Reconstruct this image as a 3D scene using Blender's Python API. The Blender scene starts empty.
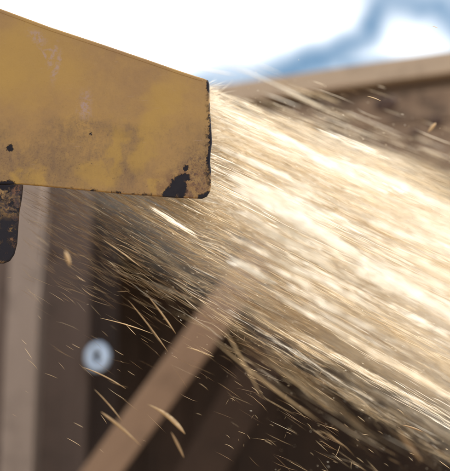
import bpy, bmesh, math, random
import numpy as np
from mathutils import Vector, Matrix

S = bpy.context.scene
COL = S.collection
RNG = np.random.default_rng(11)
random.seed(5)
R = math.radians

# ------------------------------------------------------------------ camera
CAMZ = 1.5
PITCH = math.atan(0.188)
LENS = 70.0
KX = 36.0 / LENS / 450.0          # tangent per photo pixel
cam_d = bpy.data.cameras.new("camera")
cam = bpy.data.objects.new("camera", cam_d)
COL.objects.link(cam)
cam.location = (0, 0, CAMZ)
cam.rotation_euler = (R(90) + PITCH, 0, 0)
cam_d.lens = LENS
cam_d.sensor_width = 36
cam_d.sensor_fit = 'HORIZONTAL'
cam_d.clip_start = 0.05
cam_d.clip_end = 5000
cam_d.dof.use_dof = True
cam_d.dof.focus_distance = 1.64
cam_d.dof.aperture_fstop = 2.2
S.camera = cam
FW = Vector((0, math.cos(PITCH), math.sin(PITCH)))
UP = Vector((0, -math.sin(PITCH), math.cos(PITCH)))


def P(px, py, d):
    """Point of the place that lies at distance d in front of the camera's foot (plane y = d)."""
    r = FW + Vector((1, 0, 0)) * ((px - 225) * KX) + UP * ((235.5 - py) * KX)
    t = d / r.y
    return Vector((0, 0, CAMZ)) + r * t


def PN(px, py, d):                # the same for arrays
    px, py, d = np.broadcast_arrays(px, py, d)
    a = (px - 225) * KX
    b = (235.5 - py) * KX
    ry = FW.y + UP.y * b
    rz = FW.z + UP.z * b
    t = d / ry
    return np.stack([a * t, d * np.ones_like(a), CAMZ + rz * t], -1)


# ------------------------------------------------------------------ node helpers
def new_mat(name):
    m = bpy.data.materials.new(name)
    m.use_nodes = True
    nt = m.node_tree
    nt.nodes.clear()
    return m, nt


class G:
    """small node-graph writer"""
    def __init__(s, nt):
        s.nt = nt

    def n(s, t, **kw):
        nd = s.nt.nodes.new(t)
        for k, v in kw.items():
            setattr(nd, k, v)
        return nd

    def put(s, sock, v):
        if isinstance(v, bpy.types.NodeSocket):
            s.nt.links.new(v, sock)
        else:
            sock.default_value = v

    def math(s, op, a, b=0.0, c=0.0, clamp=False):
        nd = s.n('ShaderNodeMath', operation=op, use_clamp=clamp)
        s.put(nd.inputs[0], a)
        s.put(nd.inputs[1], b)
        if op in ('MULTIPLY_ADD', 'SMOOTH_MAX'):
            s.put(nd.inputs[2], c)
        return nd.outputs[0]

    def vmath(s, op, a, b=(0, 0, 0)):
        nd = s.n('ShaderNodeVectorMath', operation=op)
        s.put(nd.inputs[0], a)
        if op == 'SCALE':
            s.put(nd.inputs['Scale'], b)
        else:
            s.put(nd.inputs[1], b)
        return nd.outputs['Value'] if op in ('LENGTH', 'DISTANCE', 'DOT_PRODUCT') else nd.outputs[0]

    def noise(s, vec, scale, detail=4, rough=0.55, color=False, w=None, dist=0.0):
        nd = s.n('ShaderNodeTexNoise')
        s.put(nd.inputs['Vector'], vec)
        nd.inputs['Scale'].default_value = scale
        nd.inputs['Detail'].default_value = detail
        nd.inputs['Roughness'].default_value = rough
        nd.inputs['Distortion'].default_value = dist
        return nd.outputs['Color'] if color else nd.outputs['Fac']

    def step(s, v, lo, hi, a=0.0, b=1.0, smooth=True):
        nd = s.n('ShaderNodeMapRange')
        if smooth:
            nd.interpolation_type = 'SMOOTHSTEP'
        s.put(nd.inputs['Value'], v)
        nd.inputs['From Min'].default_value = lo
        nd.inputs['From Max'].default_value = hi
        nd.inputs['To Min'].default_value = a
        nd.inputs['To Max'].default_value = b
        return nd.outputs[0]

    def mix(s, f, a, b, mode='MIX'):
        nd = s.n('ShaderNodeMix', data_type='RGBA', blend_type=mode)
        s.put(nd.inputs[0], f)
        s.put(nd.inputs[6], a if isinstance(a, bpy.types.NodeSocket) else (*a, 1))
        s.put(nd.inputs[7], b if isinstance(b, bpy.types.NodeSocket) else (*b, 1))
        return nd.outputs[2]

    def ramp(s, f, stops):
        nd = s.n('ShaderNodeValToRGB')
        e = nd.color_ramp.elements
        e[0].position, e[0].color = stops[0][0], (*stops[0][1], 1)
        e[1].position, e[1].color = stops[-1][0], (*stops[-1][1], 1)
        for p, c in stops[1:-1]:
            x = e.new(p)
            x.color = (*c, 1)
        s.put(nd.inputs[0], f)
        return nd.outputs[0]

    def blob(s, vec, c, radii, rot=0.0, soft=0.4):
        """soft ellipse in the XZ plane; vec is already warped"""
        mp = s.n('ShaderNodeMapping', vector_type='TEXTURE')
        s.put(mp.inputs['Vector'], vec)
        mp.inputs['Location'].default_value = c
        mp.inputs['Rotation'].default_value = (0, rot, 0)
        mp.inputs['Scale'].default_value = (radii[0], 1000, radii[1])
        ln = s.vmath('LENGTH', mp.outputs[0])
        return s.step(ln, 1 - soft, 1 + soft, 1, 0)

    def out(s, color, rough=0.8, bump=None, bstr=0.3, bdist=0.002, metal=0.0, spec=None):
        b = s.n('ShaderNodeBsdfPrincipled')
        s.put(b.inputs['Base Color'], color if isinstance(color, bpy.types.NodeSocket) else (*color, 1))
        s.put(b.inputs['Roughness'], rough)
        s.put(b.inputs['Metallic'], metal)
        if spec is not None:
            b.inputs['Specular IOR Level'].default_value = spec
        if bump is not None:
            bn = s.n('ShaderNodeBump')
            bn.inputs['Strength'].default_value = bstr
            bn.inputs['Distance'].default_value = bdist
            s.put(bn.inputs['Height'], bump)
            s.nt.links.new(bn.outputs[0], b.inputs['Normal'])
        o = s.n('ShaderNodeOutputMaterial')
        s.nt.links.new(b.outputs[0], o.inputs[0])
        return b


# ------------------------------------------------------------------ sky, sun, exposure
SUN_EL, SUN_AZ = R(56), R(88)       # sun stands high on the right, in the plane of the chute
w = bpy.data.worlds.new("World")
S.world = w
w.use_nodes = True
g = G(w.node_tree)
w.node_tree.nodes.clear()
sky = g.n('ShaderNodeTexSky', sky_type='NISHITA')
sky.sun_disc = False
sky.sun_elevation = SUN_EL
sky.sun_rotation = SUN_AZ
sky.altitude = 200
sky.dust_density = 1.0
tc = g.n('ShaderNodeTexCoord')
dv = g.vmath('NORMALIZE', tc.outputs['Generated'])
wn = g.noise(dv, 7.0, 3, 0.5, color=True)
wv = g.vmath('ADD', dv, g.vmath('SCALE', g.vmath('SUBTRACT', wn, (0.5, 0.5, 0.5)), 0.045))
blue = None
def sdir(px, py):
    return (P(px, py, 1.0) - Vector((0, 0, CAMZ))).normalized()


for a, b, r in [((190, 96), (262, 84), 15), ((262, 84), (330, 58), 17), ((330, 58), (366, 30), 17), ((366, 30), (384, -14), 19),
                ((384, -10), (440, 2), 20), ((440, 2), (462, 34), 20), ((395, -40), (480, -45), 50), ((480, 0), (560, 40), 50), ((345, 62), (460, 62), 9)]:
    va, vb = sdir(*a), sdir(*b)
    ab = vb - va
    rel = g.vmath('SUBTRACT', wv, tuple(va))
    t_ = g.math('DIVIDE', g.vmath('DOT_PRODUCT', rel, tuple(ab)), ab.length_squared, clamp=True)
    nd = g.n('ShaderNodeVectorMath', operation='SCALE')
    nd.inputs[0].default_value = ab
    g.put(nd.inputs['Scale'], t_)
    dd = g.vmath('LENGTH', g.vmath('SUBTRACT', rel, nd.outputs[0]))
    m_ = g.step(dd, 0.0 * r * KX, 2.7 * r * KX, 1, 0)
    blue = m_ if blue is None else g.math('MAXIMUM', blue, m_)
fc = (P(225, 120, 1.0) - Vector((0, 0, CAMZ))).normalized()
far = g.step(g.vmath('DISTANCE', dv, tuple(fc)), 0.30, 0.6)
cl = g.noise(dv, 2.6, 6, 0.58, dist=0.3)
holes = g.math('MULTIPLY', g.step(cl, 0.44, 0.56, 1, 0), far)
blue = g.math('MAXIMUM', blue, holes)
wisp = g.noise(wv, 24.0, 4, 0.6)
blue = g.math('MULTIPLY', blue, g.step(wisp, 0.25, 0.6, 1.0, 0.90), clamp=True)
cloudc = g.ramp(g.noise(dv, 5.0, 4, 0.5), [(0.3, (12.0, 12.2, 12.6)), (0.7, (15.0, 15.0, 15.0))])
skyb = g.vmath('MULTIPLY', sky.outputs[0], (0.11, 0.41, 0.50))
skyc = g.mix(blue, cloudc, skyb)
bg = g.n('ShaderNodeBackground')
g.put(bg.inputs['Color'], skyc)
bg.inputs['Strength'].default_value = 0.10
wo = g.n('ShaderNodeOutputWorld')
w.node_tree.links.new(bg.outputs[0], wo.inputs[0])

sd = bpy.data.lights.new("sun", 'SUN')
sd.energy = 4.4
sd.angle = R(0.53)
sd.color = (1.0, 0.955, 0.89)
sun = bpy.data.objects.new("sun", sd)
COL.objects.link(sun)
# direction TO the sun: azimuth from +Y towards +X
to_sun = Vector((math.sin(SUN_AZ) * math.cos(SUN_EL), math.cos(SUN_AZ) * math.cos(SUN_EL), math.sin(SUN_EL)))
sun.rotation_euler = to_sun.to_track_quat('Z', 'Y').to_euler()
sun.location = to_sun * 20

S.view_settings.view_transform = 'Standard'
S.view_settings.look = 'None'
S.view_settings.exposure = 0.95
S.view_settings.gamma = 1.0
S.render.engine = 'CYCLES'
S.cycles.use_denoising = True
S.cycles.max_bounces = 10
S.cycles.diffuse_bounces = 5
S.cycles.transmission_bounces = 4
S.cycles.volume_bounces = 2
S.cycles.volume_step_rate = 1.0
S.cycles.transparent_max_bounces = 8
S.cycles.sample_clamp_indirect = 6


# ------------------------------------------------------------------ materials
def wood_mat(name, c1, c2, grain=(1, 1, 14), knots=0.0, rough=0.8, mottle=0.45):
    c1, c2 = tuple(x * 0.66 for x in c1), tuple(x * 0.66 for x in c2)
    m, nt = new_mat(name)
    g = G(nt)
    tc = g.n('ShaderNodeTexCoord')
    mp = g.n('ShaderNodeMapping')
    g.put(mp.inputs['Vector'], tc.outputs['Object'])
    mp.inputs['Scale'].default_value = grain
    oi = g.n('ShaderNodeObjectInfo')
    off = g.vmath('SCALE', (3.1, 7.7, 5.3), oi.outputs['Random'])
    v = g.vmath('ADD', mp.outputs[0], off)
    a = g.noise(v, 2.2, 5, 0.6, dist=0.6)
    b = g.noise(v, 11.0, 4, 0.6)
    f = g.math('ADD', g.math('MULTIPLY', a, 0.65), g.math('MULTIPLY', b, 0.35))
    col = g.ramp(f, [(0.3, c1), (0.7, c2)])
    bl = g.noise(tc.outputs['Object'], 4.0 if mottle < 0.5 else 7.0, 4, 0.6)
    col = g.mix(g.step(bl, 0.5, 0.68, 0, mottle), col, tuple(x * 0.55 for x in c1))
    if knots:
        vo = g.n('ShaderNodeTexVoronoi')
        g.put(vo.inputs['Vector'], tc.outputs['Object'])
        vo.inputs['Scale'].default_value = knots
        col = g.mix(g.step(vo.outputs['Distance'], 0.04, 0.14, 0.8, 0), col, tuple(x * 0.25 for x in c1))
    tone = g.step(oi.outputs['Random'], 0, 1, 0.82, 1.12, smooth=False)
    col = g.vmath('SCALE', col, tone)
    g.out(col, rough, bump=f, bstr=0.5, bdist=0.003)
    return m


def paint_mat(name, base, rusty=0.0):
    """worn yellow machine paint; coordinates are metres from the machine's base"""
    m, nt = new_mat(name)
    g = G(nt)
    tc = g.n('ShaderNodeTexCoord')
    o = tc.outputs['Object']
    w1 = g.vmath('SCALE', g.vmath('SUBTRACT', g.noise(o, 45, 4, 0.6, color=True), (.5, .5, .5)), 0.045)
    w2 = g.vmath('SCALE', g.vmath('SUBTRACT', g.noise(o, 220, 5, 0.65, color=True), (.5, .5, .5)), 0.016)
    w3 = g.vmath('SCALE', g.vmath('SUBTRACT', g.noise(o, 14, 3, 0.6, color=True), (.5, .5, .5)), 0.10)
    wide = g.vmath('ADD', o, g.vmath('ADD', w1, w3))
    tight = g.vmath('ADD', o, w2)
    mid = g.vmath('ADD', o, g.vmath('ADD', w2, g.vmath('SCALE', w1, 0.5)))
    px = 1.62 * KX / math.cos(PITCH)

    def B(vec, x, y, rx, ry, rot=0, soft=0.45):
        return g.blob(vec, tuple(P(x, y, 1.6) - base), (rx * px, ry * px), R(rot), soft)

    yellow = (0.535, 0.305, 0.052)
    ochre = (0.405, 0.225, 0.055)
    grime = (0.255, 0.155, 0.052)
    bright = (0.56, 0.33, 0.04)
    col = g.mix(g.step(g.noise(o, 9, 6, 0.65), 0.25, 0.75), yellow, ochre)
    # greyish worn film, more of it low on the plate
    n1 = g.noise(g.vmath('MULTIPLY', wide, (1.0, 1.0, 0.45)), 18, 6, 0.66)
    low = None
    for a in [(45, 165, 75, 26, 0), (125, 165, 22, 32, 20), (100, 132, 60, 14, 0), (195, 165, 22, 30, 15), (0, 160, 25, 30, 0)]:
        k = B(wide, *a, soft=0.7)
        low = k if low is None else g.math('MAXIMUM', low, k)
    film = g.math('MULTIPLY', g.step(n1, 0.25, 0.68), g.math('ADD', 0.10, g.math('MULTIPLY', low, 0.62)), clamp=True)
    col = g.mix(film, col, grime)
    # gritty brown grains rubbed into the film
    grit = g.noise(o, 330, 4, 0.7)
    gz = g.math('ADD', 0.09, g.math('MULTIPLY', low, 0.40))
    col = g.mix(g.math('MULTIPLY', g.step(grit, 0.48, 0.66), gz, clamp=True), col, (0.15, 0.085, 0.035))
    gr2 = g.noise(g.vmath('MULTIPLY', o, (1.0, 1.0, 0.35)), 95, 5, 0.7)
    col = g.mix(g.math('MULTIPLY', g.step(gr2, 0.50, 0.62), g.math('MULTIPLY', gz, 0.6)), col, (0.17, 0.10, 0.045))
    # streaks of fresher yellow where the film has run off
    st = None
    for a in [(115, 150, 7, 34, 8), (35, 178, 9, 12, 0), (98, 178, 16, 12, 30), (143, 150, 12, 24, 20), (160, 110, 16, 40, 25),
              (20, 60, 60, 40, 0), (15, 178, 8, 8, 0), (150, 190, 6, 6, 0)]:
        k = B(wide, *a, soft=0.6)
        st = k if st is None else g.math('MAXIMUM', st, k)
    col = g.mix(g.math('MULTIPLY', st, 0.6), col, bright)
    # dusty lilac scuffs, upper left
    sc = None
    for a in [(37, 37, 10, 5, 35), (52, 55, 13, 2.0, -70), (57, 66, 3, 15, 8), (46, 58, 12, 1.6, 60), (50, 50, 9, 1.8, 15), (85, 105, 6, 14, 0)]:
        k = B(mid, *a, soft=0.7)
        sc = k if sc is None else g.math('MAXIMUM', sc, k)
    col = g.mix(g.math('MULTIPLY', sc, g.step(g.noise(tight, 120, 4, .6), .4, .6, 0, 0.42)), col, (0.50, 0.38, 0.33))
    # general scratches, thin pale lines
    mp = g.n('ShaderNodeMapping')
    g.put(mp.inputs['Vector'], o)
    mp.inputs['Rotation'].default_value = (0, R(28), 0)
    mp.inputs['Scale'].default_value = (0.07, 1, 1)
    scr = g.noise(mp.outputs[0], 420, 3, 0.6)
    col = g.mix(g.math('MULTIPLY', g.step(scr, 0.66, 0.72), 0.22), col, (0.62, 0.45, 0.25))
    # brown rust freckles
    vo = g.n('ShaderNodeTexVoronoi')
    g.put(vo.inputs['Vector'], tight)
    vo.inputs['Scale'].default_value = 150
    frk = g.math('MULTIPLY', g.step(vo.outputs['Distance'], 0.10, 0.26, 1, 0), g.step(g.noise(o, 26, 3, 0.6), 0.46, 0.62))
    lowz = B(wide, 120, 205, 190, 42, 4, soft=0.6)
    cz = B(wide, 196, 178, 26, 30, 0, soft=0.6)
    rz = g.math('MAXIMUM', lowz, cz)
    col = g.mix(g.math('MULTIPLY', frk, g.math('ADD', 0.15, g.math('MULTIPLY', rz, 0.8)), clamp=True), col, (0.055, 0.022, 0.010))
    sp2 = g.noise(tight, 190, 6, 0.75)
    col = g.mix(g.math('MULTIPLY', g.step(sp2, 0.50, 0.60), g.math('MULTIPLY', cz, 0.85)), col, (0.10, 0.045, 0.022))
    # rust bleeding round the bare corner
    ru = g.math('MULTIPLY', B(wide, 182, 186, 26, 20, 0, soft=0.6), g.step(g.noise(mid, 60, 5, 0.7), 0.42, 0.58))
    col = g.mix(g.math('MULTIPLY', ru, 0.6), col, (0.17, 0.065, 0.022))
    # black bare patches
    blk = None
    for a in [(172, 192, 8, 7, 0), (176, 184, 6, 11, 35), (184, 178, 7, 3.6, 0), (182, 190, 4.5, 10, 10), (186, 168, 2.6, 3.2, 0), (10, 148, 3.4, 4, 0), (209.5, 84, 3.0, 10, 0),
              (211.5, 155, 3.6, 22, 2), (207, 198, 12, 6, -20), (91, 134, 1.2, 1.2, 0), (208, 160, 1.8, 6, 0),
              (168, 199, 10, 3.4, 4), (86, 191, 9, 2.0, 4), (60, 190, 10, 1.4, 4), (211, 120, 1.6, 40, 1), (6, 185, 10, 5, 0)]:
        k = B(mid if a[2] > 5 else tight, *a, soft=0.16)
        blk = k if blk is None else g.math('MAXIMUM', blk, k)
    # chips gathered along the two worn edges
    chip = g.step(g.noise(tight, 85, 5, 0.7), 0.52, 0.57)
    er = B(tight, 211.5, 150, 5.5, 70, 0, soft=0.5)
    eb = B(tight, 110, 193.8, 110, 3.0, 4.5, soft=0.5)
    blk = g.math('MAXIMUM', blk, g.math('MULTIPLY', chip, g.math('MAXIMUM', er, eb)))
    if rusty:
        r1 = g.step(g.noise(wide, 22, 5, 0.65), 0.34, 0.50)
        col = g.mix(r1, col, (0.045, 0.022, 0.014))
        r2 = g.step(g.noise(mid, 55, 5, 0.7), 0.50, 0.60)
        col = g.mix(g.math('MULTIPLY', r2, 0.8), col, (0.25, 0.105, 0.03))
        r3 = g.math('MAXIMUM', g.step(g.noise(wide, 20, 5, 0.7), 0.48, 0.56), g.math('MULTIPLY', B(wide, 5, 245, 30, 34, 0, soft=0.5), g.step(g.noise(mid, 40, 5, .7), 0.38, 0.48)))
        blk = g.math('MAXIMUM', blk, r3)
    col = g.mix(blk, col, (0.012, 0.009, 0.011))
    h = g.math('ADD', g.math('MULTIPLY', blk, -1.0), g.math('MULTIPLY', g.noise(o, 60, 5, 0.6), 0.7))
    h = g.math('ADD', h, g.math('MULTIPLY', g.noise(o, 7, 2, 0.5), 3.0))
    ro = g.math('ADD', 0.42, g.math('MULTIPLY', film, 0.3))
    ro = g.math('ADD', ro, g.math('MULTIPLY', blk, 0.35), clamp=True)
    col = g.vmath('MULTIPLY', col, (0.53, 0.53, 0.80))
    g.out(col, ro, bump=h, bstr=0.6, bdist=0.0022, spec=0.3)
    return m


def plain_mat(name, c, rough=0.7, metal=0.0, nscale=20, var=0.25, spec=None):
    m, nt = new_mat(name)
    g = G(nt)
    tc = g.n('ShaderNodeTexCoord')
    f = g.noise(tc.outputs['Object'], nscale, 5, 0.6)
    col = g.mix(g.step(f, 0.35, 0.65), tuple(x * (1 - var) for x in c), tuple(x * (1 + var) for x in c))
    g.out(col, rough, bump=f, bstr=0.3, bdist=0.002, metal=metal, spec=spec)
    return m


def straw_mat(name, stops, trans=0.5):
    m, nt = new_mat(name)
    g = G(nt)
    at = g.n('ShaderNodeAttribute', attribute_name='tone')
    tc = g.n('ShaderNodeTexCoord')
    v = g.math('ADD', at.outputs['Fac'], g.math('MULTIPLY', g.math('SUBTRACT', g.noise(tc.outputs['Object'], 60, 2), 0.5), 0.3))
    col = g.ramp(v, stops)
    d = g.n('ShaderNodeBsdfDiffuse')
    t = g.n('ShaderNodeBsdfTranslucent')
    g.put(d.inputs[0], col)
    g.put(t.inputs[0], col)
    mx = g.n('ShaderNodeMixShader')
    mx.inputs[0].default_value = trans
    nt.links.new(d.outputs[0], mx.inputs[1])
    nt.links.new(t.outputs[0], mx.inputs[2])
    gl = g.n('ShaderNodeBsdfGlossy')
    gl.inputs['Roughness'].default_value = 0.38
    gl.inputs['Color'].default_value = (0.9, 0.85, 0.75, 1)
    m2 = g.n('ShaderNodeMixShader')
    m2.inputs[0].default_value = 0.02
    nt.links.new(mx.outputs[0], m2.inputs[1])
    nt.links.new(gl.outputs[0], m2.inputs[2])
    o = g.n('ShaderNodeOutputMaterial')
    nt.links.new(m2.outputs[0], o.inputs[0])
    return m


# ------------------------------------------------------------------ mesh helpers
def link(name, me, mat=None, parent=None, smooth=False):
    o = bpy.data.objects.new(name, me)
    COL.objects.link(o)
    if mat:
        me.materials.append(mat)
    if parent:
        o.parent = parent
    if smooth:
        me.polygons.foreach_set('use_smooth', [True] * len(me.polygons))
    return o


def empty(name, loc, label, cat, group=None):
    o = bpy.data.objects.new(name, None)
    COL.objects.link(o)
    o.location = loc
    o.empty_display_size = 0.1
    tag(o, label, cat, group)
    return o


def tag(o, label, cat, group=None):
    o['label'] = label
    o['category'] = cat
    if group:
        o['group'] = group


def bm_mesh(name, bm):
    bmesh.ops.recalc_face_normals(bm, faces=bm.faces[:])
    me = bpy.data.meshes.new(name)
    bm.to_mesh(me)
    bm.free()
    return me


def bar_bm(a, b, w, h, side, bev=0.006):
    """a squared timber from a to b, w wide along 'side', h the other way; edges eased, ends slightly rough"""
    a, b = Vector(a), Vector(b)
    ax = (b - a).normalized()
    s = Vector(side)
    s = (s - ax * s.dot(ax)).normalized()
    t = ax.cross(s).normalized()
    bm = bmesh.new()
    n = max(2, int((b - a).length / 0.35))
    rings = []
    for i in range(n + 1):
        c = a.lerp(b, i / n)
        j = 0.0025 * (RNG.random(4) - 0.5)
        rings.append([bm.verts.new(c + s * (w / 2 * u + j[0]) + t * (h / 2 * v + j[1])) for u, v in ((-1, -1), (1, -1), (1, 1), (-1, 1))])
    for i in range(n):
        for k in range(4):
            bm.faces.new([rings[i][k], rings[i][(k + 1) % 4], rings[i + 1][(k + 1) % 4], rings[i + 1][k]])
    bm.faces.new(rings[0][::-1])
    bm.faces.new(rings[-1])
    bmesh.ops.recalc_face_normals(bm, faces=bm.faces[:])
    if bev:
        ed = [e for e in bm.edges if len(e.link_faces) == 2 and e.link_faces[0].normal.dot(e.link_faces[1].normal) < 0.5]
        bmesh.ops.bevel(bm, geom=ed, offset=bev, segments=2, affect='EDGES', profile=0.6)
    return bm


def timber(name, a, b, w, h, side, mat, parent, bev=0.006, label=None):
    """local frame follows the timber so that the grain runs along its length (local Z)"""
    a, b = Vector(a), Vector(b)
    ax = (b - a).normalized()
    s = Vector(side)
    s = (s - ax * s.dot(ax)).normalized()
    t = ax.cross(s).normalized()
    M = Matrix((s, t, ax)).transposed().to_4x4()
    L = (b - a).length
    bm = bar_bm((0, 0, 0), (0, 0, L), w, h, (1, 0, 0), bev)
    o = link(name, bm_mesh(name, bm), mat, parent)
    M.translation = a - parent.location
    o.matrix_local = M
    if label:
        o['label'] = label
    return o


def plate_bm(outline, y0, thick, bev=0.0015, wob=0.0):
    """an upright plate: outline in world XZ at depth y0, going back by thick"""
    bm = bmesh.new()
    f = [bm.verts.new((x, y0, z)) for x, z in outline]
    bk = [bm.verts.new((x, y0 + thick, z)) for x, z in outline]
    n = len(f)
    bm.faces.new(f)
    bm.faces.new(bk[::-1])
    for i in range(n):
        bm.faces.new([f[i], bk[i], bk[(i + 1) % n], f[(i + 1) % n]])
    bmesh.ops.recalc_face_normals(bm, faces=bm.faces[:])
    if bev:
        ed = [e for e in bm.edges if any(len(fc.verts) > 5 for fc in e.link_faces) and
              not all(len(fc.verts) > 5 for fc in e.link_faces)]
        bmesh.ops.bevel(bm, geom=ed, offset=bev, segments=3, affect='EDGES', profile=0.5)
    return bm


# ------------------------------------------------------------------ ground
m_ground, nt = new_mat('sawdust_ground')
g = G(nt)
tc = g.n('ShaderNodeTexCoord')
f = g.noise(tc.outputs['Object'], 1.3, 6, 0.6)
f2 = g.noise(tc.outputs['Object'], 40, 5, 0.7)
c = g.ramp(f, [(0.35, (0.14, 0.10, 0.07)), (0.65, (0.34, 0.26, 0.17))])
c = g.mix(g.step(f2, 0.4, 0.7, 0, 0.6), c, (0.42, 0.33, 0.21))
g.out(c, 0.95, bump=f2, bstr=0.5, bdist=0.01)
bm = bmesh.new()
N = 24
for i in range(N + 1):
    for j in range(N + 1):
        x = (i / N * 2 - 1)
        y = (j / N * 2 - 1)
        X, Y = 2500 * x ** 3, 2500 * y ** 3
        r = math.hypot(X, Y)
        z = 0 if r < 40 else 0.8 * math.sin(X * 0.011) * math.cos(Y * 0.013) * min(1, (r - 40) / 100)
        bm.verts.new((X, Y, z - 0.0))
bm.verts.ensure_lookup_table()
for i in range(N):
    for j in range(N):
        a = i * (N + 1) + j
        bm.faces.new([bm.verts[a], bm.verts[a + N + 1], bm.verts[a + N + 2], bm.verts[a + 1]])
gr = link('ground', bm_mesh('ground', bm), m_ground)
gr['kind'] = 'structure'

# ------------------------------------------------------------------ the open timber shed
m_pine = wood_mat('weathered_pine', (0.40, 0.29, 0.20), (0.55, 0.42, 0.30), (14, 14, 1))
m_brace = wood_mat('planed_brace_wood', (0.32, 0.19, 0.115), (0.40, 0.25, 0.155), (14, 14, 1))
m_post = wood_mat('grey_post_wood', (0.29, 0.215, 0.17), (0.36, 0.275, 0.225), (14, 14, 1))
m_shadepost = wood_mat('shaded_brown_post_wood', (0.125, 0.078, 0.058), (0.165, 0.110, 0.086), (14, 14, 1))  # brown darkened to carry the shade on the rear post
m_beam = wood_mat('rough_beam_wood', (0.17, 0.100, 0.060), (0.40, 0.27, 0.175), (6, 6, 1.6), mottle=0.8)
m_dark = wood_mat('shade_board', (0.068, 0.034, 0.019), (0.12, 0.064, 0.037), (10, 10, 1))  # interior boards, the shade inside the shed is put into the brown
m_darker = wood_mat('deep_shade_board', (0.034, 0.017, 0.011), (0.066, 0.036, 0.024), (10, 10, 1))  # darker still, deeper interior shade painted into the board colour
m_shadow_strip = wood_mat('shadow_strip_wood', (0.10, 0.06, 0.035), (0.16, 0.10, 0.06), (10, 10, 1))
m_knot = plain_mat('knot', (0.045, 0.022, 0.014), 0.8)

# wall line of the shed: comes towards the viewer to the right
HZ = 400.0
dA, dB = 4.60, 4.11
A = P(215, 93, dA)
B_ = P(450, 55, dB)
run = Vector((B_.x - A.x, B_.y - A.y, 0)).normalized()
back = Vector((-run.y, run.x, 0))
if back.y < 0:
    back = -back
ztop = (A.z + B_.z) / 2


def wl(t, z=0.0, b=0.0):            # t metres along the wall from A, b metres inwards
    return Vector((A.x, A.y, 0)) + run * t + back * b + Vector((0, 0, z))


shed = empty('timber_shed', wl(-0.9), 'open timber shed with a dark interior, sloping top beam, pale post and diagonal brace', 'shed')
x0, x1 = -4.5, 3.4
# top pale board edge (roof edge), sits proud of the beam
timber('roof_edge_board', wl(x0, ztop - 0.055, -0.06), wl(x1, ztop - 0.055, -0.06), 0.05, 0.11, back, m_pine, shed, 0.012,
       label='pale tan board along the top of the roof edge')
timber('shadow_strip_board', wl(x0, ztop - 0.115, 0.03), wl(x1, ztop - 0.115, 0.03), 0.05, 0.09, back, m_shadow_strip, shed, 0.004)  # recessed board coloured dark to draw the shadow under the roof edge
timber('upper_beam', wl(x0, ztop - 0.2475, 0.05), wl(x1, ztop - 0.2475, 0.05), 0.16, 0.17, back, m_beam, shed, 0.018,
       label='brown rough beam with dark knots under the pale board')
timber('lower_beam', wl(0.25, ztop - 0.4815, 0.052), wl(x1, ztop - 0.4815, 0.052), 0.156, 0.30, back, m_beam, shed, 0.014)
# knots on the upper beam
def hit_wall(px, py, b):
    """where the sight line through a photo point meets the wall plane set b inwards"""
    o = Vector((0, 0, CAMZ))
    r = P(px, py, 1.0) - o
    p0 = wl(0, 0, b)
    return o + r * ((p0 - o).dot(back) / r.dot(back))


for (px, py, rx, rz) in [(325, 106, 0.048, 0.040), (386, 104, 0.060, 0.042), (436, 122, 0.035, 0.030), (268, 116, 0.035, 0.026), (415, 133, 0.022, 0.022)]:
    c = hit_wall(px, py, -0.034)
    bm = bmesh.new()
    bmesh.ops.create_uvsphere(bm, u_segments=14, v_segments=8, radius=1)
    me = bm_mesh('knot', bm)
    me.transform(Matrix.Diagonal((rx, 0.012, rz, 1)))
    k = link('knot', me, m_knot, shed, True)
    k.matrix_local = Matrix.Translation(c - shed.location) @ Matrix((run, back, Vector((0, 0, 1)))).transposed().to_4x4()

# posts
pz = ztop - 0.64
p1c = P(25.5, 330, 4.75)
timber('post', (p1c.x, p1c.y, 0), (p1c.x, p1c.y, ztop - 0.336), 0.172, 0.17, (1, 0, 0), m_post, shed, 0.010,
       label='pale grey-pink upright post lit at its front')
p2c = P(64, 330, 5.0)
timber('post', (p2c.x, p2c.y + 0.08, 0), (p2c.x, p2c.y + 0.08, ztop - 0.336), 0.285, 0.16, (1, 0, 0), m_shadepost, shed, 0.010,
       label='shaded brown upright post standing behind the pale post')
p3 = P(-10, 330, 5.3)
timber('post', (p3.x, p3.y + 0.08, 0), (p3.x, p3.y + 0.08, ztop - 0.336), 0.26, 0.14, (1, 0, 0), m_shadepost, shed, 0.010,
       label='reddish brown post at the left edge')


def stud(px, py, d, r, mat, name):
    c = P(px, py, d)
    bm = bmesh.new()
    bmesh.ops.create_uvsphere(bm, u_segments=12, v_segments=8, radius=1)
    me = bm_mesh(name, bm)
    me.transform(Matrix.Diagonal((r[0], 0.012, r[1], 1)))
    k = link(name, me, mat, shed, True)
    k.location = c - shed.location


stud(53, 254, 5.0, (0.026, 0.030), m_knot, 'knot')
stud(4, 449, 5.28, (0.045, 0.040), m_knot, 'knot')

# diagonal brace: from the post foot side up to the beam
br_a, br_b = P(64, 524, 4.56), P(282, 226, 4.42)
timber('brace', br_a, br_b, 0.058, 0.172, (0, 1, 0), m_brace, shed, 0.008,
       label='pale brown diagonal brace rising to the right')
# a second, unlit brace deeper inside
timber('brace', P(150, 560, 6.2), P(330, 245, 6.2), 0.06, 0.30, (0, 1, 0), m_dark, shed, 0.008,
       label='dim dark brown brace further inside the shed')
# inner frame and plank that carries the ring
timber('inner_plank', P(104, 300, 5.35) * 1.0 - Vector((0, 0, 2.4)), P(104, 120, 5.35), 0.22, 0.05, (1, 0, 0), m_darker, shed, 0.006)

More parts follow.
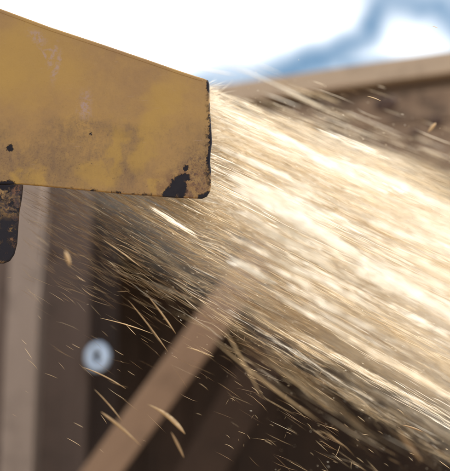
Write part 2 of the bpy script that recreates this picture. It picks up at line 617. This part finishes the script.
# back wall, side walls and roof, board by board
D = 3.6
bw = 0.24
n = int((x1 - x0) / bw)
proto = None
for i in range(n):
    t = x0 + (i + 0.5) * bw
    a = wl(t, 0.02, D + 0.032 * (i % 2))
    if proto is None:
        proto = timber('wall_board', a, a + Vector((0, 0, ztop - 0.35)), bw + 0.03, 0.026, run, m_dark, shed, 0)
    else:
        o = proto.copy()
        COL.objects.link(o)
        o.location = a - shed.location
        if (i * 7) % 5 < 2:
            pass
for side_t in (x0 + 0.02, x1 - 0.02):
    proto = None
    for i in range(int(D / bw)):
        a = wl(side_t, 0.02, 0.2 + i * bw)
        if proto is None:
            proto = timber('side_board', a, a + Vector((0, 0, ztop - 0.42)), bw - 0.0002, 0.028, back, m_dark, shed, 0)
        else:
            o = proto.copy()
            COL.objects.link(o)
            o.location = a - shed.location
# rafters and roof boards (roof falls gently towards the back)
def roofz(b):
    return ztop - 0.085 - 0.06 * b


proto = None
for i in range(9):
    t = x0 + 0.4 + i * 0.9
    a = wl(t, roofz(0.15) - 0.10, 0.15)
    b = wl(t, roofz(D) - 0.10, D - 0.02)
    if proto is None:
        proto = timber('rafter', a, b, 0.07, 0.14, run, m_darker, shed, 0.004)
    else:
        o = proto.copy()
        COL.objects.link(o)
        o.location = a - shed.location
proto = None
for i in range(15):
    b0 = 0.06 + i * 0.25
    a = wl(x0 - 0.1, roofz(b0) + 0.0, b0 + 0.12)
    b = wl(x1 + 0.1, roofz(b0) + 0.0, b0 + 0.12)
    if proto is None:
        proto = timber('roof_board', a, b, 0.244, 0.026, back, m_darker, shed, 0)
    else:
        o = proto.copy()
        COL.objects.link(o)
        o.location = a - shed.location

# white ring hanging inside
m_ring = plain_mat('skylit_white_plastic', (0.52, 0.64, 0.82), 0.35, nscale=25, var=0.10)  # white plastic, blue of the skylight tinted into its colour
rc = P(97.5, 357, 4.95)
prof = [(0.040, 0.0), (0.043, -0.014), (0.045, -0.018), (0.078, -0.016), (0.089, -0.010), (0.093, 0.002),
        (0.089, 0.014), (0.078, 0.019), (0.045, 0.020), (0.043, 0.015)]
bm = bmesh.new()
seg = 48
rings = []
for i in range(seg):
    a = 2 * math.pi * i / seg
    rings.append([bm.verts.new((r * math.cos(a) * (0.72 if r < 0.044 else 1), y, r * math.sin(a) * (1.15 if r < 0.044 else 1))) for r, y in prof])
for i in range(seg):
    A0, A1 = rings[i], rings[(i + 1) % seg]
    for k in range(len(prof)):
        k2 = (k + 1) % len(prof)
        bm.faces.new([A0[k], A1[k], A1[k2], A0[k2]])
ring = empty('plastic_ring', rc, 'round white plastic ring with a dark oval hole, hung beside the shaded post', 'ring')
rim = link('rim', bm_mesh('rim', bm), m_ring, ring, True)
rim.scale = (0.80, 1, 0.88)
rim.rotation_euler = (0, 0, R(-16))
bm = bmesh.new()
bmesh.ops.create_cone(bm, cap_ends=True, segments=14, radius1=0.007, radius2=0.007, depth=0.46,
                      matrix=Matrix.Translation((0, 0.205, 0.018)) @ Matrix.Rotation(R(90), 4, 'X'))
link('peg', bm_mesh('peg', bm), plain_mat('dark_iron', (0.03, 0.028, 0.027), 0.5, 0.6), ring)

# ------------------------------------------------------------------ the yellow chute
base = Vector((-0.95, 1.75, 0))
m_paint = paint_mat('worn_yellow_paint', base)
m_rust = paint_mat('rusted_yellow_paint', base, 1.0)
m_inner = plain_mat('polished_steel_inside', (0.20, 0.17, 0.13), 0.5, 0.5, 30)
chute = empty('discharge_chute', base, 'worn yellow steel discharge chute with chipped black corner, throwing out straw', 'chute')


def poly(pts, d):
    return [((P(x, y, d) - base).x, (P(x, y, d) - base).z) for x, y in pts]


YN = 1.60
top_l = (-95, -25)
right = [(208.2, 80), (209.4, 84), (209.6, 100), (210.6, 118), (211.6, 132), (212, 142), (210.6, 152), (210.2, 162), (211.2, 172),
         (211.2, 184), (210.0, 191), (206.8, 196), (202, 198.2)]
bot = [(180, 197.4), (165, 196.6), (150, 195.2), (125, 193.8), (95, 190.8), (70, 188.4), (45, 186.0), (22.5, 184)]
out = [(-95, -25), (-40, -6), (0, 8), (50, 26.5), (100, 43), (150, 60), (180, 70.5), (196, 75.8), (204, 78.2)] + right + bot + [(-95, 184)]
bm = plate_bm(poly(out, YN), YN - base.y, 0.008, 0.0022)
link('side_plate', bm_mesh('side_plate', bm), m_paint, chute)
lug = [(-60, 184.6), (22.4, 184.6), (21.4, 196), (18.6, 212), (17.4, 228), (16.4, 243), (13.5, 254), (9, 260.5), (3, 263), (-60, 263)]
bm = plate_bm(poly(lug, YN), YN - base.y + 0.0004, 0.009, 0.0022)
o = link('lug', bm_mesh('lug', bm), m_rust, chute)
o['label'] = 'rusty black lug with flaking yellow paint hanging below the plate'
# folded top deflector: runs back from the near plate
def slab(name, p, q, y0, y1, th, mat):
    bm = bmesh.new()
    dx = (Vector((q[0], 0, q[1])) - Vector((p[0], 0, p[1]))).normalized()
    nrm = Vector((dx.z, 0, -dx.x)) * th
    vs = []
    for y in (y0, y1):
        for c in (p, q):
            vs.append(bm.verts.new((c[0], y, c[1])))
            vs.append(bm.verts.new((c[0] + nrm.x, y, c[1] + nrm.z)))
    for f in ((0, 2, 3, 1), (4, 5, 7, 6), (0, 4, 6, 2), (1, 3, 7, 5), (0, 1, 5, 4), (2, 6, 7, 3)):
        bm.faces.new([vs[i] for i in f])
    return link(name, bm_mesh(name, bm), mat, chute)


tp = poly([(-95, -24), (205.5, 79.8)], YN)
slab('top_plate', tp[0], tp[1], YN - base.y + 0.0085, 0.125, 0.006, m_paint)
far_o = [(-95, -22), (0, 11), (100, 46), (203, 81), (206, 84), (205, 112), (203, 122), (100, 118), (-95, 110)]
bm = plate_bm(poly(far_o, YN), 0.1255, 0.008, 0.002)
link('side_plate', bm_mesh('side_plate', bm), m_paint, chute)
lip = [(-95, -23.6), (-40, -4.6), (0, 9.4), (50, 27.8), (100, 44.3), (150, 61.2), (180, 71.7), (196, 76.9), (203, 79.3), (203, 81.4),
       (196, 79.4), (180, 74.4), (150, 64.0), (100, 47.2), (50, 30.7), (0, 12.4), (-40, -1.6), (-95, -20.6)]
bm = plate_bm(poly(lip, YN), YN - base.y - 0.0007, 0.0016, 0.0006)
link('folded_lip', bm_mesh('folded_lip', bm), m_paint, chute)
# off to the left: the blower duct and housing that carry the chute
def tube_bm(pts, rad, seg=20):
    bm = bmesh.new()
    rings = []
    for i, p in enumerate(pts):
        p = Vector(p)
        q = Vector(pts[min(i + 1, len(pts) - 1)])
        q0 = Vector(pts[max(i - 1, 0)])
        ax = (q - q0).normalized()
        s = Vector((0, 1, 0))
        t = ax.cross(s).normalized()
        rings.append([bm.verts.new(p + (s * math.cos(a) + t * math.sin(a)) * rad[i]) for a in [2 * math.pi * k / seg for k in range(seg)]])
    for i in range(len(rings) - 1):
        for k in range(seg):
            bm.faces.new([rings[i][k], rings[i][(k + 1) % seg], rings[i + 1][(k + 1) % seg], rings[i + 1][k]])
    bm.faces.new(rings[0][::-1])
    bm.faces.new(rings[-1])
    return bm


zc = (P(-90, 80, 1.6)).z
xl = (P(-90, 80, 1.6) - base).x
duct = [(-0.25, 0, 1.0), (-0.25, 0, zc - 0.35), (-0.22, 0, zc - 0.15), (-0.12, 0, zc - 0.02), (0.02, 0, zc), (xl, 0, zc - 0.01)]
link('duct', bm_mesh('duct', tube_bm(duct, [0.13, 0.13, 0.13, 0.13, 0.125, 0.118])), m_paint, chute, True)
bm = bmesh.new()
bmesh.ops.create_cone(bm, cap_ends=True, segments=32, radius1=0.48, radius2=0.48, depth=0.34,
                      matrix=Matrix.Translation((-0.42, 0, 0.72)) @ Matrix.Rotation(R(90), 4, 'X'))
bmesh.ops.bevel(bm, geom=bm.edges[:], offset=0.01, segments=1, affect='EDGES')
link('fan_housing', bm_mesh('fan_housing', bm), m_paint, chute)
for sx in (-0.75, -0.1):
    for sy in (-0.15, 0.15):
        b2 = bar_bm((sx, sy, 0), (sx + (0.1 if sx < -0.4 else -0.1), sy, 0.55), 0.05, 0.05, (1, 0, 0), 0.004)
        link('leg', bm_mesh('leg', b2), m_paint, chute)

# ------------------------------------------------------------------ flying straw and sawdust
OX, OY = -914.0, -383.0              # the stream fans out from far upstream


def spindles(name, mid, axis, length, width, tone, mat, flat=0.55, bend=None):
    """N tapered splinters in one mesh: each a bent three-sided sliver (8 vertices, 12+ triangles)"""
    n_ = len(mid)
    axis = axis / np.linalg.norm(axis, axis=1, keepdims=True)
    rnd = RNG.normal(size=(n_, 3))
    s = np.cross(axis, rnd)
    s /= np.linalg.norm(s, axis=1, keepdims=True)
    t = np.cross(axis, s)
    L = length[:, None]
    W = width[:, None]
    bd = (RNG.normal(size=(n_, 1)) * (0.03 if bend is None else bend)) * L
    verts = np.empty((n_, 8, 3))
    verts[:, 0] = mid - axis * L * 0.5
    verts[:, 7] = mid + axis * L * 0.5
    for r_, pos in ((0, -0.22), (1, 0.20)):
        c = mid + axis * L * pos + s * bd
        for k in range(3):
            a = 2 * math.pi * k / 3 + 0.5
            verts[:, 1 + r_ * 3 + k] = c + (s * math.cos(a) + t * math.sin(a) * flat) * W * 0.5
    tri = []
    for k in range(3):
        k2 = (k + 1) % 3
        tri += [(0, 1 + k2, 1 + k), (1 + k, 1 + k2, 4 + k2), (1 + k, 4 + k2, 4 + k), (4 + k, 4 + k2, 7)]
    tri = np.array(tri)
    F = (tri[None] + (np.arange(n_) * 8)[:, None, None]).reshape(-1)
    me = bpy.data.meshes.new(name)
    me.vertices.add(n_ * 8)
    me.vertices.foreach_set('co', verts.reshape(-1))
    nf = n_ * len(tri)
    me.loops.add(nf * 3)
    me.loops.foreach_set('vertex_index', F.astype(np.int32))
    me.polygons.add(nf)
    me.polygons.foreach_set('loop_start', np.arange(0, nf * 3, 3, dtype=np.int32))
    me.polygons.foreach_set('loop_total', np.full(nf, 3, dtype=np.int32))
    at = me.attributes.new('tone', 'FLOAT', 'POINT')
    at.data.foreach_set('value', np.repeat(tone, 8).astype(np.float32))
    me.update(calc_edges=True)
    me.materials.append(mat)
    o = bpy.data.objects.new(name, me)
    COL.objects.link(o)
    return o


m_straw = straw_mat('straw', [(0.0, (0.30, 0.185, 0.10)), (0.25, (0.60, 0.44, 0.26)), (0.5, (0.80, 0.675, 0.475)), (0.75, (0.89, 0.80, 0.655)), (1.0, (0.95, 0.915, 0.84))])
TH = np.array([19.0, 20.5, 21.6, 22.4, 23.2, 24.0, 27.9, 29.0, 30.0, 31.0, 32.0, 33.5, 36.0])
DN = np.array([0.0, 0.02, 0.09, 0.13, 0.36, 0.72, 1.0, 0.66, 0.36, 0.19, 0.10, 0.05, 0.0])


def top_edge(x):
    return np.where(x < 211, 8 + 0.346 * x, -999)


TH_FAR = np.array([20.4, 21.4, 22.6, 23.8, 27.8, 29.2, 30.2, 31.2, 32.5, 34.5])
DN_FAR = np.array([0.0, 0.08, 0.20, 0.7, 1.0, 0.55, 0.28, 0.17, 0.09, 0.0])


def accept_far(x, y, u):
    th = np.degrees(np.arctan2(y - OY, x - OX))
    return (u < np.interp(th, TH_FAR, DN_FAR) * np.clip((x - 110) / 230, 0.03, 1) * (1 - 0.8 * np.exp(-((x - 262) / 50.0) ** 2 - ((y - 255) / 40.0) ** 2))) & (y > top_edge(x) + 14)


def depth_far(x, k):
    s_ = np.clip((x - 100) / 350, 0, 1.3)
    return np.clip(2.35 + 0.55 * s_ + k * 0.22, 1.95, 3.6)


def accept(x, y, u):
    """u in 0..1 random; thin the stream near the lower left and keep it under the chute's top plate"""
    th = np.degrees(np.arctan2(y - OY, x - OX))
    den = np.interp(th, TH, DN)
    # upper haze only exists downstream
    up = np.clip((x - 215) / 120, 0, 1)
    den = np.where(th < 22.7, den * up, den)
    lowleft = np.clip((x - 5) / 300 - np.clip((y - 196) / 60, 0, 1) * np.clip((190 - x) / 120, 0, 1) * 0.35, 0.07, 1)
    den = den * np.where(y > 180, lowleft, 1)
    den = den * (1 - 0.8 * np.exp(-((x - 252) / 42.0) ** 2 - ((y - 262) / 36.0) ** 2))
    ok = (y > top_edge(x) + 6) & (u < den)
    return ok


def depth_of(x, k):
    s_ = np.clip((x - 205) / 260, 0, 1.3)
    s_ = s_ ** 0.7
    d = 1.755 + k * (0.045 + 0.24 * s_) + 0.58 * s_
    lim = np.where(x < 213, 1.868, 9)
    lo = np.where(x < 213, 1.622, 1.45)
    return np.clip(d, lo, lim)


def flow(n_clump, per, rad, lmin, lmax, wmin, wmax, seed_tone, accept=accept, depth_of=depth_of):
    """streaky stream: clumps of splinters strung out along the streamlines"""
    th = RNG.uniform(19.5, 36, n_clump)
    r0 = RNG.uniform(960, 1640, n_clump)
    kk = RNG.normal(size=n_clump)
    ext = RNG.uniform(25, 90, n_clump)
    tone = np.clip(seed_tone + RNG.normal(size=n_clump) * 0.20, 0.05, 1)
    N_ = n_clump * per
    ci = np.repeat(np.arange(n_clump), per)
    r = r0[ci] + RNG.normal(size=N_) * ext[ci]
    sp = rad * RNG.uniform(0.4, 1.6, n_clump)[ci]
    tt = np.radians(th[ci]) + RNG.normal(size=N_) * sp / 1300.0
    x = OX + r * np.cos(tt)
    y = OY + r * np.sin(tt)
    u = np.clip(np.repeat(RNG.random(n_clump), per) * 0.75 + RNG.random(N_) * 0.25, 0, 1)
    ok = accept(x, y, u) & (x > 22) & (x < 540)
    x, y, r, tt, ci = x[ok], y[ok], r[ok], tt[ok], ci[ok]
    n_ = len(x)
    k = kk[ci] + RNG.normal(size=n_) * 0.25
    d0 = depth_of(x, k)
    dx = np.cos(tt) * 10
    dy = np.sin(tt) * 10
    # wilder directions low in the stream
    wild = np.clip((np.degrees(tt) - 29.5) / 7, 0.10, 0.7)
    ang = RNG.normal(size=n_) * 0.22 * wild
    dx, dy = dx * np.cos(ang) - dy * np.sin(ang), dx * np.sin(ang) + dy * np.cos(ang)
    m0 = PN(x, y, d0)
    m1 = PN(x + dx, y + dy, depth_of(x + dx, k))
    ax = m1 - m0
    L = RNG.uniform(lmin, lmax, n_) * np.exp(RNG.normal(size=n_) * 0.25)
    W = RNG.uniform(wmin, wmax, n_)
    tn = np.clip(tone[ci] + RNG.normal(size=n_) * 0.12, 0, 1)
    # a sliver inside the chute must not poke through the plates
    inside = x < 213
    ax[inside, 1] = 0
    return m0, ax, L, W, tn


m0, ax, L, W, tn = flow(1200, 105, 3.0, 0.035, 0.10, 0.0005, 0.0013, 0.66)
o = spindles('straw_stream', m0, ax, L, W, tn, m_straw)
o['kind'] = 'stuff'
tag(o, 'dense cream stream of straw and wood fibre shooting out of the yellow chute', 'straw')
print('straws', len(m0))
m0, ax, L, W, tn = flow(420, 30, 5.0, 0.045, 0.12, 0.0012, 0.0026, 0.78,
                        lambda x, y, u: accept(x, y, u) & (np.degrees(np.arctan2(y - OY, x - OX)) < 29.3))
o = spindles('long_straw_stream', m0, ax, L, W, tn, m_straw, bend=0.02)
o['kind'] = 'stuff'
tag(o, 'longer pale straws flying inside the cream stream beside the chute', 'straw')
print('long', len(m0))

m0, ax, L, W, tn = flow(1000, 60, 5.0, 0.12, 0.26, 0.0015, 0.0034, 0.62, accept_far, depth_far)
o = spindles('far_straw_stream', m0, ax, L, W, tn, m_straw, bend=0.01)
o['kind'] = 'stuff'
tag(o, 'blurred far side of the spreading stream, soft tan straw streaks in front of the shed', 'straw')
print('far', len(m0))

# thin loose straws raining out under the chute's lower edge
n_ = 3800
th = np.clip(RNG.gamma(2.0, 1.3, n_) + 28.0, 27.5, 37)
x = RNG.uniform(26, 330, n_) * 1.0
y = OY + (x - OX) * np.tan(np.radians(th))
pk = (y > 190) & (RNG.random(n_) < np.where(y > 300, 0.35, 1.0))
x, y, th = x[pk], y[pk], th[pk]
k = RNG.normal(size=len(x))
tt = np.radians(th - 2 + RNG.normal(size=len(x)) * (4 + np.clip(th - 30, 0, 6) * 1.3))
d0 = np.clip(1.75 + 0.07 * k, 1.63, 1.95)
m0 = PN(x, y, d0)
ax = PN(x + 10 * np.cos(tt), y + 10 * np.sin(tt), d0 + RNG.normal(size=len(x)) * 0.004) - m0
o = spindles('loose_straw', m0, ax, RNG.uniform(0.02, 0.07, len(x)), RNG.uniform(0.0003, 0.0008, len(x)), np.clip(RNG.normal(0.22, 0.18, len(x)), 0, 1), m_straw)
o['kind'] = 'stuff'
tag(o, 'thin loose brown and pale straws raining from under the lower edge of the chute', 'straw')

# fine dust grains drifting in and around the stream
n_ = 60000
th = RNG.normal(26.4, 3.6, n_)
r = RNG.uniform(1010, 1640, n_)
x = OX + r * np.cos(np.radians(th))
y = OY + r * np.sin(np.radians(th))
ok = (y > top_edge(x) + 6) & (x > 24) & accept(x, y, RNG.random(n_) * 0.9)
x, y = x[ok], y[ok]
k = RNG.normal(size=len(x))
m0 = PN(x, y, depth_of(x, k))
ax = PN(x + 10, y + 5.0, depth_of(x + 10, k)) - m0
o = spindles('sawdust_cloud', m0, ax + RNG.normal(size=ax.shape) * 0.006, RNG.uniform(0.002, 0.007, len(x)), RNG.uniform(0.0006, 0.0013, len(x)),
             np.clip(RNG.normal(0.75, 0.15, len(x)), 0, 1), m_straw)
o['kind'] = 'stuff'
tag(o, 'fine pale sawdust grains drifting in the stream of straw', 'sawdust')


# airborne dust hanging in and behind the stream
md, nt = new_mat('dust_air')
g = G(nt)
tc = g.n('ShaderNodeTexCoord')
src = P(OX, OY, 2.2)


def fan(a_, x_, d=2.2):
    return P(x_, OY + (x_ - OX) * math.tan(R(a_)), d)


def fa_(a_):
    q = fan(a_, 380) - src
    return math.atan2(-q.z, q.x)


rel = g.vmath('SUBTRACT', tc.outputs['Object'], tuple(src))
sx = g.n('ShaderNodeSeparateXYZ')
g.put(sx.inputs[0], rel)
ang = g.math('ARCTAN2', g.math('MULTIPLY', sx.outputs[2], -1.0), sx.outputs[0])
fa = g.math('MULTIPLY', g.step(ang, fa_(23.0), fa_(26.3)), g.step(ang, fa_(26.8), fa_(32.3), 1, 0))
dp = g.math('MULTIPLY', g.step(sx.outputs[1], -0.28, -0.10), g.step(sx.outputs[1], 0.10, 0.50, 1, 0))
xl_ = g.step(sx.outputs[0], (P(60, 0, 2.2) - src).x, (P(300, 0, 2.2) - src).x, 0.12, 1)
rt = g.n('ShaderNodeMapping')
rt.inputs['Rotation'].default_value = (0, fa_(26.5) * -1.0, 0)
g.put(rt.inputs['Vector'], rel)
mp = g.vmath('MULTIPLY', rt.outputs[0], (2.2, 9.0, 24.0))
nz = g.step(g.noise(mp, 1.0, 3, 0.55), 0.38, 0.62, 0.35, 1.5)
den = g.math('MULTIPLY', g.math('MULTIPLY', fa, dp), g.math('MULTIPLY', xl_, nz))
pv = g.n('ShaderNodeVolumePrincipled')
pv.inputs['Color'].default_value = (0.96, 0.92, 0.85, 1)
pv.inputs['Anisotropy'].default_value = 0.25
g.put(pv.inputs['Density'], g.math('MULTIPLY', den, 1.5))
mo = g.n('ShaderNodeOutputMaterial')
nt.links.new(pv.outputs[0], mo.inputs['Volume'])
bm = bmesh.new()
cs = []
for d in (1.93, 2.72):
    for a_, x_ in ((22.6, 120), (22.6, 620), (32.8, 620), (32.8, 40)):
        q = fan(a_, x_)
        cs.append(bm.verts.new((q.x, d, q.z)))
for f in ((0, 1, 2, 3), (7, 6, 5, 4), (0, 4, 5, 1), (1, 5, 6, 2), (2, 6, 7, 3), (3, 7, 4, 0)):
    bm.faces.new([cs[i] for i in f])
o = link('dust_cloud', bm_mesh('dust_cloud', bm), md)
o['kind'] = 'stuff'
tag(o, 'pale sunlit dust hanging in the stream of straw', 'dust')


# individual shavings and fibres that can be picked out
def sliver_me(name, length, width, curl, seg=9, belly=0.0, tone=0.7):
    """curved, cupped shaving lying along X, centred"""
    bm = bmesh.new()
    rows = []
    for i in range(seg + 1):
        t = i / seg
        u = t * 2 - 1
        wv_ = width * max(0.04, (1 - abs(u) ** 2.2)) ** 0.8 * (1 + belly * u)
        c = Vector((u * length / 2, 0, curl * length * (1 - u * u) ))
        rows.append([bm.verts.new(c + Vector((0, 0, wv_ / 2))), bm.verts.new(c + Vector((0, -wv_ * 0.22, 0))),
                     bm.verts.new(c + Vector((0, 0, -wv_ / 2))), bm.verts.new(c + Vector((0, wv_ * 0.16, 0)))])
    for i in range(seg):
        for k in range(4):
            bm.faces.new([rows[i][k], rows[i][(k + 1) % 4], rows[i + 1][(k + 1) % 4], rows[i + 1][k]])
    bm.faces.new(rows[0][::-1])
    bm.faces.new(rows[-1])
    me = bm_mesh(name, bm)
    at = me.attributes.new('tone', 'FLOAT', 'POINT')
    at.data.foreach_set('value', [tone] * len(me.vertices))
    me.polygons.foreach_set('use_smooth', [True] * len(me.polygons))
    me.materials.append(m_straw)
    return me


def shaving(a, b, d, width_px, curl, label, name='wood_shaving', group=None, belly=0.0, tone=0.7, d2=None, cat='shaving'):
    pa, pb = P(a[0], a[1], d), P(b[0], b[1], d2 or d)
    L_ = (pb - pa).length
    me = sliver_me(name, L_, 0.68 * width_px * d * KX, curl * 0.7, belly=belly, tone=tone * 0.36)
    o = bpy.data.objects.new(name, me)
    COL.objects.link(o)
    X = (pb - pa).normalized()
    Y = Vector((0, 1, 0))
    Y = (Y - X * Y.dot(X)).normalized()
    Z = X.cross(Y)
    M = Matrix((X, Y, Z)).transposed().to_4x4()
    M.translation = (pa + pb) / 2
    o.matrix_world = M
    tag(o, label, cat, group)
    return o


shaving((147, 404), (185, 434), 1.92, 6.0, 0.10, 'largest curved wood shaving in front of the lower diagonal brace', belly=0.55, tone=0.85)
shaving((101, 412), (141, 446), 2.0, 4.0, 0.03, 'slightly bent blurred shaving crossing the left edge of the brace', belly=-0.5, tone=0.75)
shaving((94, 389), (122, 421), 1.88, 1.8, 0.03, 'thin straight splinter just above the bent shaving beside the brace', name='splinter', tone=0.75, cat='splinter')
shaving((82, 367), (126, 389), 1.76, 2.0, 0.05, 'thin curved straw passing just below the white ring', name='straw', tone=0.85, cat='straw')
shaving((186, 347), (214, 357), 1.74, 1.7, 0.03, 'thin bright straw crossing the upper part of the diagonal brace', name='straw', tone=0.9, cat='straw')
shaving((171, 432), (184, 458), 2.0, 4.2, 0.02, 'small dim blurred flake right of the brace near the bottom', name='flake', tone=0.4, cat='flake')
shaving((65, 251), (70, 266), 2.2, 6.5, 0.02, 'small pale oval flake in front of the shaded post', name='flake', tone=0.8, cat='flake')
shaving((100, 318), (153, 334), 1.62, 1.5, 0.03, 'long thin straw flying above the white ring', name='straw', tone=0.8, cat='straw')
shaving((128, 300), (168, 352), 1.75, 2.2, 0.02, 'steep blurred splinter left of the brace under the stream', name='splinter', tone=0.55, cat='splinter')
shaving((148, 296), (176, 334), 1.75, 2.6, 0.02, 'steep blurred splinter ending at the left edge of the brace', name='splinter', tone=0.6, cat='splinter')
shaving((102, 239), (142, 268), 1.68, 2.2, 0.02, 'bright narrow splinter below the middle of the chute', name='splinter', tone=0.95, cat='splinter')
shaving((222, 326), (262, 398), 2.4, 2.6, 0.02, 'long blurred curved straw under the stream right of the brace', name='straw', tone=1.3, cat='straw')
shaving((213, 340), (320, 422), 2.4, 3.2, -0.02, 'long blurred straw sloping down over the dark interior right of the brace', name='straw', tone=1.3, cat='straw')
shaving((402, 425), (423, 432), 1.66, 2.6, 0.04, 'short yellow-green straw fragment low on the right', name='straw', tone=0.35, cat='straw')
shaving((398, 432), (422, 462), 2.7, 6, 0.02, 'soft blurred flake near the bottom right corner', name='flake', tone=0.35, cat='flake')
shaving((428, 132), (436, 123), 1.9, 5, 0.02, 'small blurred flake in front of the brown beam at far right', name='flake', tone=0.7, cat='flake')
shaving((367, 96), (381, 101), 1.62, 1.2, 0.05, 'tiny bright fibre in front of the brown beam beside a knot', name='straw', tone=1.0, cat='straw')
shaving((432, 26), (438, 28), 1.62, 1.2, 0.05, 'tiny fibre against the sky at the upper right', name='straw', tone=1.0, cat='straw')

# broad bright straws, out of focus, that stripe the stream
big = [((372, 172), (462, 216), 1.12, 6, 1.0, 'broad white straw along the upper edge of the stream at right'),
       ((246, 122), (316, 154), 1.35, 5, 1.0, 'white straw just right of the chute high in the stream'),
       ((244, 158), (304, 186), 1.3, 5, 0.95, 'white straw right of the chute corner in mid stream'),
       ((262, 200), (330, 236), 1.2, 12, 1.0, 'broad white flake at the brightest middle of the stream'),
       ((375, 270), (462, 322), 1.12, 9, 1.0, 'broad white straw low in the stream at far right'),
       ((330, 285), (372, 308), 1.2, 5, 0.9, 'short white straw below the middle of the stream'),
       ((156, 211), (190, 232), 1.62, 4, 0.85, 'bright straw under the black chipped corner of the chute'),
       ((300, 150), (372, 186), 1.25, 6, 0.98, 'white straw in the upper middle of the stream'),
       ((235, 262), (262, 276), 1.3, 6, 1.0, 'short bright flake where the brace enters the stream'),
       ((350, 340), (450, 396), 1.25, 5, 0.75, 'long tan straw along the lower edge of the stream at right'),
       ((290, 330), (400, 392), 1.9, 5, 0.7, 'long grey-tan straw under the stream over the dark interior'),
       ((395, 250), (452, 278), 1.2, 6, 0.8, 'golden straw at right in the middle of the stream')]
for a, b, d, wd, tn_, lb in big:
    n_ = int(20 + 0.9 * math.hypot(b[0] - a[0], b[1] - a[1]) * wd / 3)
    u = np.clip(0.5 + RNG.normal(size=n_) * 0.30, -0.35, 1.35)
    sg = RNG.normal(size=n_) * wd * 0.24
    dxy = np.array(b, float) - np.array(a, float)
    nn = np.array([-dxy[1], dxy[0]]) / np.hypot(*dxy)
    x = a[0] + dxy[0] * u + nn[0] * sg
    y = a[1] + dxy[1] * u + nn[1] * sg
    dd_ = d + RNG.normal(size=n_) * 0.05
    m0 = PN(x, y, dd_)
    ax = PN(x + dxy[0] * 0.1 + nn[0] * RNG.normal(size=n_) * 0.15, y + dxy[1] * 0.1, dd_) - m0
    sc_ = d * KX
    o = spindles('straw_wisp', m0, ax, RNG.uniform(12, 30, n_) * sc_, RNG.uniform(0.6, 1.5, n_) * sc_, np.clip(tn_ + RNG.normal(size=n_) * 0.05, 0, 1), m_straw)
    o['kind'] = 'stuff'
    tag(o, lb, 'straw')

# softer wisps through the brightest middle of the stream
parts_ = []
for i in range(40):
    thc = RNG.normal(26.3, 1.5)
    xc = RNG.uniform(255, 450) if i > 18 else RNG.uniform(255, 330)
    yc = OY + (xc - OX) * math.tan(R(thc))
    hl, d = RNG.uniform(22, 55), RNG.uniform(1.22, 1.4)
    n_ = int(hl * 1.3)
    u = RNG.normal(size=n_) * hl * 0.5
    v = RNG.normal(size=n_) * RNG.uniform(0.7, 2.2)
    ca, sa = math.cos(R(thc + RNG.normal() * 1.5)), math.sin(R(thc + RNG.normal() * 1.5))
    x, y = xc + ca * u - sa * v, yc + sa * u + ca * v
    ok = x > 236
    x, y = x[ok], y[ok]
    dd_ = d + RNG.normal(size=len(x)) * 0.04
    m0 = PN(x, y, dd_)
    parts_.append((m0, PN(x + ca * 10, y + sa * 10, dd_) - m0, RNG.uniform(14, 34, len(x)) * d * KX, RNG.uniform(0.6, 1.4, len(x)) * d * KX,
                   np.clip(RNG.normal(0.92, 0.08, len(x)), 0, 1)))
m0, ax, L, W, tn = [np.concatenate(q) for q in zip(*parts_)]
o = spindles('near_straw', m0, ax, L, W, tn, m_straw, bend=0.01)
o['kind'] = 'stuff'
tag(o, 'blurred near straws streaking white across the brightest middle of the stream', 'straw')

# many tiny fibres floating sharp in front of the dark parts, lower right
grp = 'tiny fibres floating over the dark lower right'
protos = [sliver_me('fibre', 1.0, 0.04, c_, 6, 0, 0.35) for c_ in (0.0, 0.03, 0.09, -0.04)]
for i in range(84):
    while True:
        x, y = random.uniform(225, 450), random.uniform(330, 471)
        if y > 300 + (x - 225) * 0.48:
            break
    d = random.uniform(1.56, 1.74)
    ln = random.choice((4, 5, 6, 8, 11)) * random.uniform(0.7, 1.3) * d * KX
    a = random.choice((random.gauss(32, 10), random.gauss(32, 10), random.gauss(-65, 22)))
    o = bpy.data.objects.new('fibre', protos[i % 4])
    COL.objects.link(o)
    o.location = P(x, y, d)
    o.scale = (ln, ln * 0.9, ln)
    o.rotation_euler = (random.uniform(-0.5, 0.5), R(a), random.uniform(-0.4, 0.4))
    tag(o, 'tiny pale fibre floating sharp over the dark lower right background', 'fibre', grp)
grp = 'tiny fibres floating over the lower left'
for i in range(36):
    x, y = random.uniform(5, 225), random.uniform(275, 471)
    d = random.uniform(1.56, 1.74)
    ln = random.choice((4, 6, 9, 14)) * random.uniform(0.7, 1.3) * d * KX
    o = bpy.data.objects.new('fibre', protos[i % 4])
    COL.objects.link(o)
    o.location = P(x, y, d)
    o.scale = (ln, ln * 0.7, ln * 0.7)
    o.rotation_euler = (random.uniform(-0.5, 0.5), R(random.gauss(30, 12)), random.uniform(-0.4, 0.4))
    tag(o, 'tiny pale fibre floating over the lower left, before posts and brace', 'fibre', grp)
